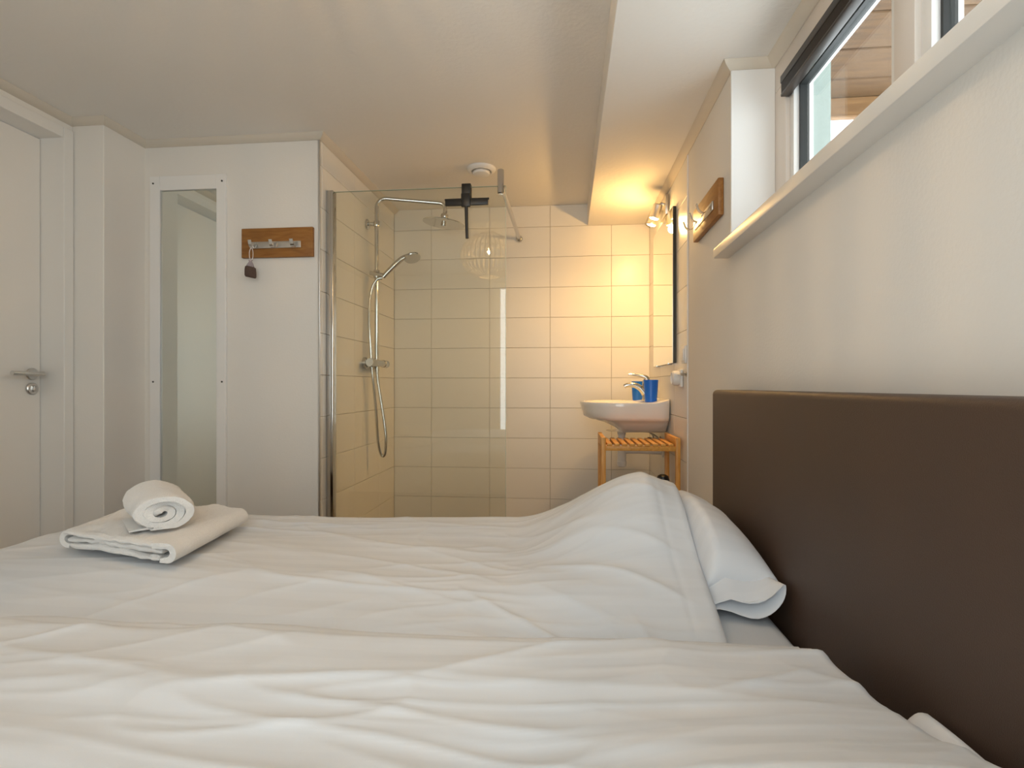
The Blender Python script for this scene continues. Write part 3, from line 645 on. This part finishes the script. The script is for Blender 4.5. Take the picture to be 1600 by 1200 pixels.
def duvet(name, label, hfun, x_head, y_near, y_far, far_drapes, near_drapes, nx=420, ny=230):
    # s runs along X from foot overhang to the head hem, t along Y
    foot_r = 0.05
    sx_ = np.linspace(-0.26, (x_head - BX0), nx); sx_ = np.concatenate([sx_, [x_head - BX0] * (len(HEM) - 1)])
    ex_out = np.zeros_like(sx_); ex_dz = np.zeros_like(sx_); ex_out[nx:] = [h[0] for h in HEM[1:]]; ex_dz[nx:] = [h[1] for h in HEM[1:]]
    t0, t1 = y_near, y_far
    ty = np.linspace(t0 - (0.24 if near_drapes else 0), t1 + (0.24 if far_drapes else 0), ny)
    ey_out = np.zeros_like(ty); ey_dz = np.zeros_like(ty)
    pre = [] if near_drapes else HEM[1:][::-1]; post = [] if far_drapes else HEM[1:]
    ty = np.concatenate([[t0] * len(pre), ty, [t1] * len(post)])
    ey_out = np.concatenate([[-h[0] for h in pre], ey_out, [h[0] for h in post]]); ey_dz = np.concatenate([[h[1] for h in pre], ey_dz, [h[1] for h in post]])
    Sg, Tg = np.meshgrid(sx_, ty, indexing='ij')
    X0, dropx = drape(-(Sg + BX0), -BX0, foot_r); X = -X0
    Y, dropy = (drape(Tg, t1) if far_drapes else (Tg.copy(), 0 * Tg))
    if near_drapes:
        Yn, dn = drape(-Tg, -t0); Y = np.where(Tg < t0, -Yn, Y); dropy = dropy + dn
    xc_ = np.clip(X, BX0, x_head); yc_ = np.clip(Y, t0, t1)
    Z = hfun(xc_, yc_, Sg + BX0, Tg)
    Z = Z - np.maximum(dropx, dropy) - 0.25 * np.minimum(dropx, dropy)
    # hanging folds
    fold = 0.010 * np.sin(Sg * 17 + 2 * vnoise(Sg * 3, Tg * 0 + 1, 5)) * smst(0.03, 0.2, dropy)
    Y = Y + np.where(Tg > t1, 1, -1) * np.abs(fold) * (dropy > 0)
    X = X - 0.008 * np.abs(np.sin(Tg * 15)) * smst(0.03, 0.2, dropx)
    if not far_drapes: Y = Y + (0.055 * (vnoise(X * 2.1, X * 0, 91) - 0.5) + 0.02 * (vnoise(X * 6.3, X * 0, 92) - 0.5)) * smst(t1 - 0.25, t1, Tg)
    wob = 0.028 * (vnoise(Tg * 4, Tg * 0, 8) - 0.5)
    X = X + ex_out[:, None] + wob * smst(x_head - BX0 - 0.25, x_head - BX0, Sg)
    Y = Y + ey_out[None, :]
    Z = Z + np.minimum(ex_dz[:, None], ey_dz[None, :])
    o = grid_obj(name, np.stack([X, Y, Z + H], -1), 'linen')
    md = o.modifiers.new('cloth_thickness', 'SOLIDIFY'); md.thickness = 0.012; md.offset = -1
    return tag(o, label, 'duvet', 'white duvets')

PILLOW_F = (0.222, 1.455, 0.222, 0.270)     # centre x,y and half sizes
def pil_h(u, v, p=2.6):
    return np.clip(1 - np.abs(u) ** p, 0, 1) ** (1 / 2.2) * np.clip(1 - np.abs(v) ** p, 0, 1) ** (1 / 1.9)

def wrinkle(X, Y, seed, k=1.0):
    wx = X + 0.10 * vnoise(X * 2, Y * 5, seed + 3); wy = Y + 0.05 * (vnoise(X * 1.6, Y * 2.5, seed + 1) - 0.5) * 2
    z = 0.0050 * (crease(wx * 1.1, wy * 6.0 + 0.8 * vnoise(X * 1.3, Y * 2, seed + 6), seed) - 0.5)
    z = z + 0.0045 * (crease(wx * 1.9, wy * 15 + X * 1.5, seed + 7, 2.2) - 0.4)
    z = z + 0.0022 * (crease(wx * 4.0, wy * 27 - X * 3, seed + 5, 2.6) - 0.4) * smst(0.35, 0.7, vnoise(X * 2.2, Y * 4, seed + 9))
    z = z + 0.014 * (vnoise(X * 1.5, Y * 3.2, seed + 2) - 0.5)
    for ang, sd_, fa in ((0.5, 70, 1.0), (-0.42, 74, 0.9), (0.15, 78, 0.8)):
        c_, s_ = math.cos(ang), math.sin(ang); a_ = X * c_ + Y * s_ + 0.08 * vnoise(X * 4, Y * 5, sd_); b_ = -X * s_ + Y * c_ + 0.06 * vnoise(X * 3, Y * 3, sd_ + 1)
        z = z + fa * 0.0048 * (crease(a_ * 2.4, b_ * 10.0, seed + sd_, 3.0) - 0.3) * smst(0.42, 0.75, vnoise(X * 1.7, Y * 3.1, seed + sd_ + 2))
    return z * k

def h_far(X, Y, S_, T_):
    base = -0.425 - 0.055 * (1 - smst(0.92, 1.22, Y)) + 0.012 * smst(1.45, 1.68, Y)
    sy = np.where(Y < 1.5, np.exp(-((Y - 1.5) / 0.225) ** 2), np.exp(-((Y - 1.5) / 0.30) ** 2))
    P_ = 0.186 * smst(-0.16, 0.215, X + 0.25 * (Y - 1.5) * 0) * sy
    P_ = P_ * (1 - 0.13 * smst(0.20, 0.285, X))
    z = base + P_ + wrinkle(X, Y, 2, 1.0 - 0.45 * smst(-0.05, 0.15, X))
    # pulled folds running down from the pillow crest and along the tucked side
    m = smst(-0.45, 0.0, X) * (1 - smst(0.18, 0.28, X)) * (1 - smst(1.35, 1.6, Y))
    dd = (X * 0.55 + Y * 1.0)
    z = z + 0.010 * m * (crease(dd * 11 + 0.6 * vnoise(X * 4, Y * 4, 4), (X - Y) * 1.6, 21, 2.0) - 0.4)
    m2 = smst(-0.75, -0.2, X) * (1 - smst(0.97, 1.12, Y)) * (1 - smst(0.2, 0.29, X))
    z = z + 0.012 * m2 * (crease(X * 13 + Y * 5, Y * 3.0, 31, 1.8) - 0.5)
    # seam parallel to the hem
    z = z - 0.0016 * np.exp(-((X - 0.235 + 0.02 * (Y - 1.2)) / 0.006) ** 2)
    return z
def h_near(X, Y, S_, T_):
    base = -0.425 + 0.014 * smst(0.55, 0.9, Y) - 0.02 * smst(-0.9, -1.4, X)
    base = base - 0.035 * smst(0.86, 0.935, Y)
    P_ = 0.105 * smst(-0.10, 0.30, X) * np.exp(-((Y - 0.40) / 0.26) ** 2)
    return base + P_ + wrinkle(X, Y, 14, 1.15)
duvet('duvet', 'white striped duvet on the far bed half, pulled up over the pillow', h_far, 0.278, 0.935, 1.685, True, False)
duvet('duvet', 'white striped duvet on the near bed half, closest to the camera', h_near, 0.385, 0.0, 0.945, False, True)

def pillow(label, cx_, cy_, a_, b_, zc, ct, cb, hem_side, group, cover, x_head):
    t = thing('pillow', label, 'pillow', (cx_, cy_, zc - cb + H), group)
    n = 56; th = np.linspace(-1, 1, n); U, V = np.meshgrid(np.sin(th * math.pi / 2), np.sin(th * math.pi / 2), indexing='ij')
    prof = pil_h(U, V); pull = 1 - 0.035 * (1 - U ** 2) * np.abs(V) ** 8 - 0.0
    pullx = 1 - 0.05 * (1 - V ** 2) * np.abs(U) ** 8
    X = cx_ + a_ * U * pullx; Y = cy_ + b_ * V * pull
    wr_ = 0.006 * (crease(X * 5, Y * 8, 40) - 0.5) * prof + 0.008 * (vnoise(X * 6, Y * 6, 41) - 0.5) * prof
    tz_ = zc + ct * prof + wr_; lim = cover(np.clip(X, BX0, x_head), Y, X, Y) - 0.042; wt = 1 - smst(x_head + 0.005, x_head + 0.05, X)
    tz_ = tz_ * (1 - wt) + np.minimum(tz_, lim) * wt; 
    bz_ = zc - cb * prof; bz_ = bz_ * (1 - wt) + np.minimum(bz_, np.maximum(lim, zc - cb)) * wt; tz_ = np.maximum(tz_, bz_)
    top = np.stack([X, Y, tz_ + H], -1); bot = np.stack([X, Y, bz_ + H], -1)
    b = MB()
    idx = np.arange(n * n).reshape(n, n)
    f = np.stack([idx[:-1, :-1], idx[1:, :-1], idx[1:, 1:], idx[:-1, 1:]], -1).reshape(-1, 4)
    b.add(top.reshape(-1, 3).tolist(), f.tolist()); b.add(bot.reshape(-1, 3).tolist(), f[:, ::-1].tolist())
    o = b.build('pillow_body', 'pillowlinen', None, sharp=None)
    me = o.data; bm = bmesh.new(); bm.from_mesh(me); bmesh.ops.remove_doubles(bm, verts=bm.verts, dist=0.0006); bmesh.ops.recalc_face_normals(bm, faces=bm.faces); bm.to_mesh(me); bm.free()
    me.polygons.foreach_set('use_smooth', [True] * len(me.polygons))
    o.matrix_world = Matrix.Translation(-Vector(t.location)); o.parent = t
    # open, slightly collapsed end of the pillow case
    R = []
    for k in range(9):
        s = k / 8.0; y = cy_ + hem_side * (b_ * 0.80 + s * (b_ * 0.20 + 0.042)); ring = []
        for j in range(56):
            q = 2 * math.pi * j / 56; c, sn = math.cos(q), math.sin(q)
            hx = a_ * (0.93 + 0.02 * s); rt_ = max(0.0, c) ** 3; hzz = (0.058 * (1 - s) + s * (0.011 + 0.036 * rt_)) * (1 + 0.10 * math.sin(q * 5 + s * 2))
            px = cx_ + hx * math.copysign(abs(c) ** 0.55, c); w = 0.010 * s * math.sin(px * 42 + 1.0)
            lift = s * (-0.030 + 0.050 * rt_)
            pz = zc - cb + 0.058 + lift + hzz * math.copysign(abs(sn) ** 0.8, sn) + w
            lim = float(cover(np.array(min(px, x_head)), np.array(y), px, y)) - 0.045; wt = 1 - float(smst(x_head + 0.01, x_head + 0.06, px))
            pz = pz * (1 - wt) + min(pz, lim) * wt
            ring.append((px + 0.006 * s * c, y + 0.012 * s * math.sin(px * 25), max(pz, MT - H + 0.002) + H))
        R.append(ring)
    inner = [[(cx_ + (p[0] - cx_) * 0.985, p[1] - hem_side * 0.001, p[2] - 0.003 if p[2] > zc - cb + 0.06 + H else p[2] + 0.002) for p in R[-1]]]
    inner.append([(cx_ + (p[0] - cx_) * 0.95, p[1] - hem_side * 0.06, (p[2] + zc - cb + 0.06 + H) / 2) for p in R[-1]])
    child(MB().rings(R + inner, False, False), 'pillowcase_hem', 'pillowlinen', t, sharp=70)
    return t
pillow('plump white pillow at the far side of the headboard, half under the duvet', 0.222, 1.462, 0.222, 0.268, -0.412, 0.128, 0.0765, -1, 'white pillows', h_far, 0.278)
pillow('white pillow at the near side of the headboard, edge peeking past the duvet', 0.228, 0.42, 0.216, 0.30, -0.405, 0.062, 0.0835, -1, 'white pillows', h_near, 0.385)

# ------------------------------------------------------------------ towels
TB = -0.412 + H
p00, p10, p11, p01 = Vector((-1.275, 1.262)), Vector((-0.905, 1.165)), Vector((-0.955, 1.540)), Vector((-1.345, 1.62))
ft = thing('folded_towel', 'folded white terry towel lying on the far duvet', 'towel', (-1.12, 1.4, TB))
def towel_layer(z0, z1, ins, seed, name):
    nu, nv, nw = 60, 30, 7; rings = []
    # ring cross-section in (v,z), swept along u
    for i in range(nu):
        u = i / (nu - 1); ring = []
        for (v, zz) in [(0.03, 0), (0.2, 0), (0.5, 0), (0.8, 0), (0.97, 0), (1.0, 0.25), (1.005, 0.5), (1.0, 0.75), (0.97, 1)] + [(1 - 0.03 - 0.94 * k / 13, 1) for k in range(1, 13)] + [(0.03, 1), (0.0, 0.75), (-0.006, 0.5), (0.0, 0.25)]:
            vv = ins[2] + v * (1 - ins[2] - ins[3]); uu = ins[0] + u * (1 - ins[0] - ins[1])
            a_ = p00.lerp(p10, uu); b_ = p01.lerp(p11, uu); p = a_.lerp(b_, vv)
            e = min(1, min(u, 1 - u) / 0.035); e = math.sqrt(max(0, 1 - (1 - e) ** 2))
            zm = (z0 + z1) / 2; z = zm + ((z1 - z0) * (zz - 0.5)) * (0.15 + 0.85 * e)
            z += 0.010 * (float(vnoise(p.x * 14, p.y * 14, seed)) - 0.5) * (0.3 + zz) + 0.005 * (float(vnoise(p.x * 55, p.y * 55, seed)) - 0.5)
            p = p + Vector((0.008 * (float(vnoise(z * 60, p.x * 16, seed + 2)) - 0.5), 0.010 * (float(vnoise(p.x * 20, z * 70, seed + 1)) - 0.5)))
            ring.append((p.x, p.y, TB + max(z, 0.0)))
        rings.append(ring)
    return child(MB().rings(rings), name, 'terry', ft, sharp=None)
towel_layer(0.001, 0.019, (0.03, 0.09, 0.012, 0.0), 50, 'towel_fold')
towel_layer(0.0165, 0.034, (0.045, 0.07, 0.016, 0.0), 53, 'towel_fold')
towel_layer(0.031, 0.047, (0.01, 0.03, 0.0, 0.0), 56, 'towel_fold')
# left fold bulge: the cloth wraps round from top layer to bottom layer
rg = []
for i in range(20):
    v = i / 19; p = p00.lerp(p01, v); rg.append([(p.x + 0.020 - 0.026 * math.sin(math.pi * k / 10), p.y - 0.002, TB + 0.024 - 0.023 * math.cos(math.pi * k / 10)) for k in range(11)] + [(p.x + 0.024 - 0.016 * math.sin(math.pi * k / 10), p.y - 0.002, TB + 0.024 + 0.012 * math.cos(math.pi * k / 10)) for k in range(11)])
child(MB().rings(rg), 'towel_fold', 'terry', ft, sharp=None)

# right edge: one smooth folded edge wrapping all layers
rg = []
for i in range(24):
    v = 0.02 + 0.965 * i / 23; p = p10.lerp(p11, v); e = min(1, min(v + 0.02, 1.02 - v) / 0.05); e = math.sqrt(max(0.05, 1 - (1 - e) ** 2))
    nzz = 0.006 * (float(vnoise(v * 9, 0, 71)) - 0.5)
    zc_ = TB + 0.0245; fo = (0.026 + nzz) * e; th = [math.pi * k / 12 for k in range(13)]
    rg.append([(p.x - 0.032, p.y, zc_ - 0.0225 * e)] + [(p.x - 0.014 + fo * math.sin(t), p.y - 0.003 * math.sin(t), zc_ - 0.0238 * e * math.cos(t)) for t in th] + [(p.x - 0.055, p.y, zc_ + 0.0232 * e)]
              + [(p.x - 0.050, p.y, zc_ + 0.010 * e)] + [(p.x - 0.018 + 0.45 * fo * math.sin(t), p.y, zc_ + 0.0100 * e * math.cos(t)) for t in th] + [(p.x - 0.030, p.y, zc_ - 0.013 * e)])
child(MB().rings(rg), 'towel_fold', 'terry', ft, sharp=None)

# rolled towel
rt = thing('rolled_towel', 'rolled white terry towel resting on the folded towel', 'towel', (-1.1, 1.38, TB + 0.048))
axd = Vector((0.72, -0.69, 0)).normalized(); sd = Vector((-axd.y, axd.x, 0)); RR = 0.066
face = Vector((-1.005, 1.268, TB + 0.050 + RR * 0.66)); L = 0.20
# spiral sheet
turns = 2.9; rin = 0.008; th_ = (RR - rin) / turns; n = 170; mrows = 34
def spiral(t, off):
    r = rin + (RR - rin) * t + off; a = -2 * math.pi * turns * t + 3.75
    return r * math.cos(a) * 1.03, r * math.sin(a) * 0.66
vs = []; 
outer = []; inner = []
for j in range(mrows):
    w = j / (mrows - 1); ring = []
    for (k0, off) in [(i, th_ * 0.49) for i in range(n)] + [(i, -th_ * 0.46) for i in range(n - 1, -1, -1)]:
        t = k0 / (n - 1); aa, zz = spiral(t, off)
        tele = (0.007 * math.sin(t * 23.0) + 0.006 * math.sin(t * 9.0)) * (1 if j in (0, mrows - 1) else 0.3) - 0.010 * (1 - t)*(1 - 2*w)*0.6
        e = min(w, 1 - w) / 0.06; sh_ = 1 - 0.05 * max(0, 1 - e) ** 2
        nz = 0.008 * (float(vnoise(t * 46, w * 14, 61)) - 0.5) + 0.013 * (float(vnoise(t * 14, w * 3, 63)) - 0.5) + 0.005 * (float(vnoise(t * 150, w * 40, 65)) - 0.5)
        taper = 1.0 + 0.06 * w
        p = face - axd * (w * L - tele) + sd * (aa * sh_ * taper * (1 + nz * 6)) + Vector((0, 0, 1)) * (zz * sh_ * (1.0 + 0.20 * w) * (1 + nz * 6) + 0.006 * w)
        ring.append((p.x, p.y, max(p.z, TB + 0.0530)))
    vs.append(ring)
b = MB(); nn = len(vs[0])
b.rings(vs, False, False)
# end strips between the two faces of the cloth
for j in (0, mrows - 1):
    for i in range(n - 1):
        o0 = j * nn; b.f.append((o0 + i, o0 + i + 1, o0 + nn - 2 - i, o0 + nn - 1 - i))
child(b, 'rolled_cloth', 'terry', rt, sharp=None)
# free flap of the roll lying on the folded towel
fl = []
for i in range(12):
    w = 0.10 + 0.8 * i / 11; c0 = face - axd * (w * L) ; row = []
    for k in range(6):
        q = c0 - sd * (0.020 + 0.048 * k / 5) ; row.append((q.x, q.y, TB + 0.0555 + 0.004 * (1 - k / 5)))
    for k in range(5, -1, -1):
        q = c0 - sd * (0.020 + 0.048 * k / 5) ; row.append((q.x, q.y, TB + 0.0528))
    fl.append(row)
child(MB().rings(fl), 'loose_flap', 'terry', rt, sharp=None)

# ------------------------------------------------------------------ ceiling lamp over the bed (seen mirrored in the glass screen)
px, py = -0.600, 0.920
pl = thing('ceiling_lamp', 'pale openwork globe ceiling lamp over the bed', 'ceiling lamp', (px, py, CT - 0.36))
child(MB().lathe([(0.065, 0), (0.065, 0.02), (0.058, 0.028), (0.02, 0.03)], (px, py, CT - 0.0006), (0, 0, -1), 32), 'ceiling_rose', 'wire', pl)
child(MB().lathe([(0.018, 0), (0.018, 0.06), (0.012, 0.062)], (px, py, CT - 0.03), (0, 0, -1), 20), 'lamp_holder', 'wire', pl)
gz, gr, gh = CT - 0.182, 0.225, 0.172
def gp(a, ph, rr=gr): return (px + rr * math.cos(ph) * math.cos(a), py + rr * math.cos(ph) * math.sin(a), gz + gh * math.sin(ph))
bw = MB()
for k in range(36):
    a = 2 * math.pi * k / 36
    bw.tube([gp(a, math.radians(-68 + 136 * i / 16)) for i in range(17)], 0.0060, 5)
for ph in (-68, -45, -20, 15, 40, 68):
    bw.tube([gp(2 * math.pi * i / 48, math.radians(ph)) for i in range(48)], 0.0055, 5, True)
child(bw, 'globe_cage', 'wire', pl)
bu = child(MB().lathe([(0.010, 0), (0.012, -0.012), (0.019, -0.036), (0.022, -0.052), (0.018, -0.068), (0.006, -0.075)], (px, py, CT - 0.09), (0, 0, 1), 24), 'bulb', 'bulbglass', pl)
MB().tube([(px - 0.006, py, CT - 0.118), (px - 0.004, py, CT - 0.144), (px, py, CT - 0.126), (px + 0.004, py, CT - 0.144), (px + 0.006, py, CT - 0.118)], 0.0022, 6).build('filament', 'bulb', bu)
li = bpy.data.lights.new('ceiling_lamp_light', 'POINT'); li.energy = PENDANT_W; li.color = (1.0, 0.68, 0.36); li.shadow_soft_size = 0.012
lo = bpy.data.objects.new('ceiling_lamp_light', li); COL.objects.link(lo); lo.location = (px, py, CT - 0.150)
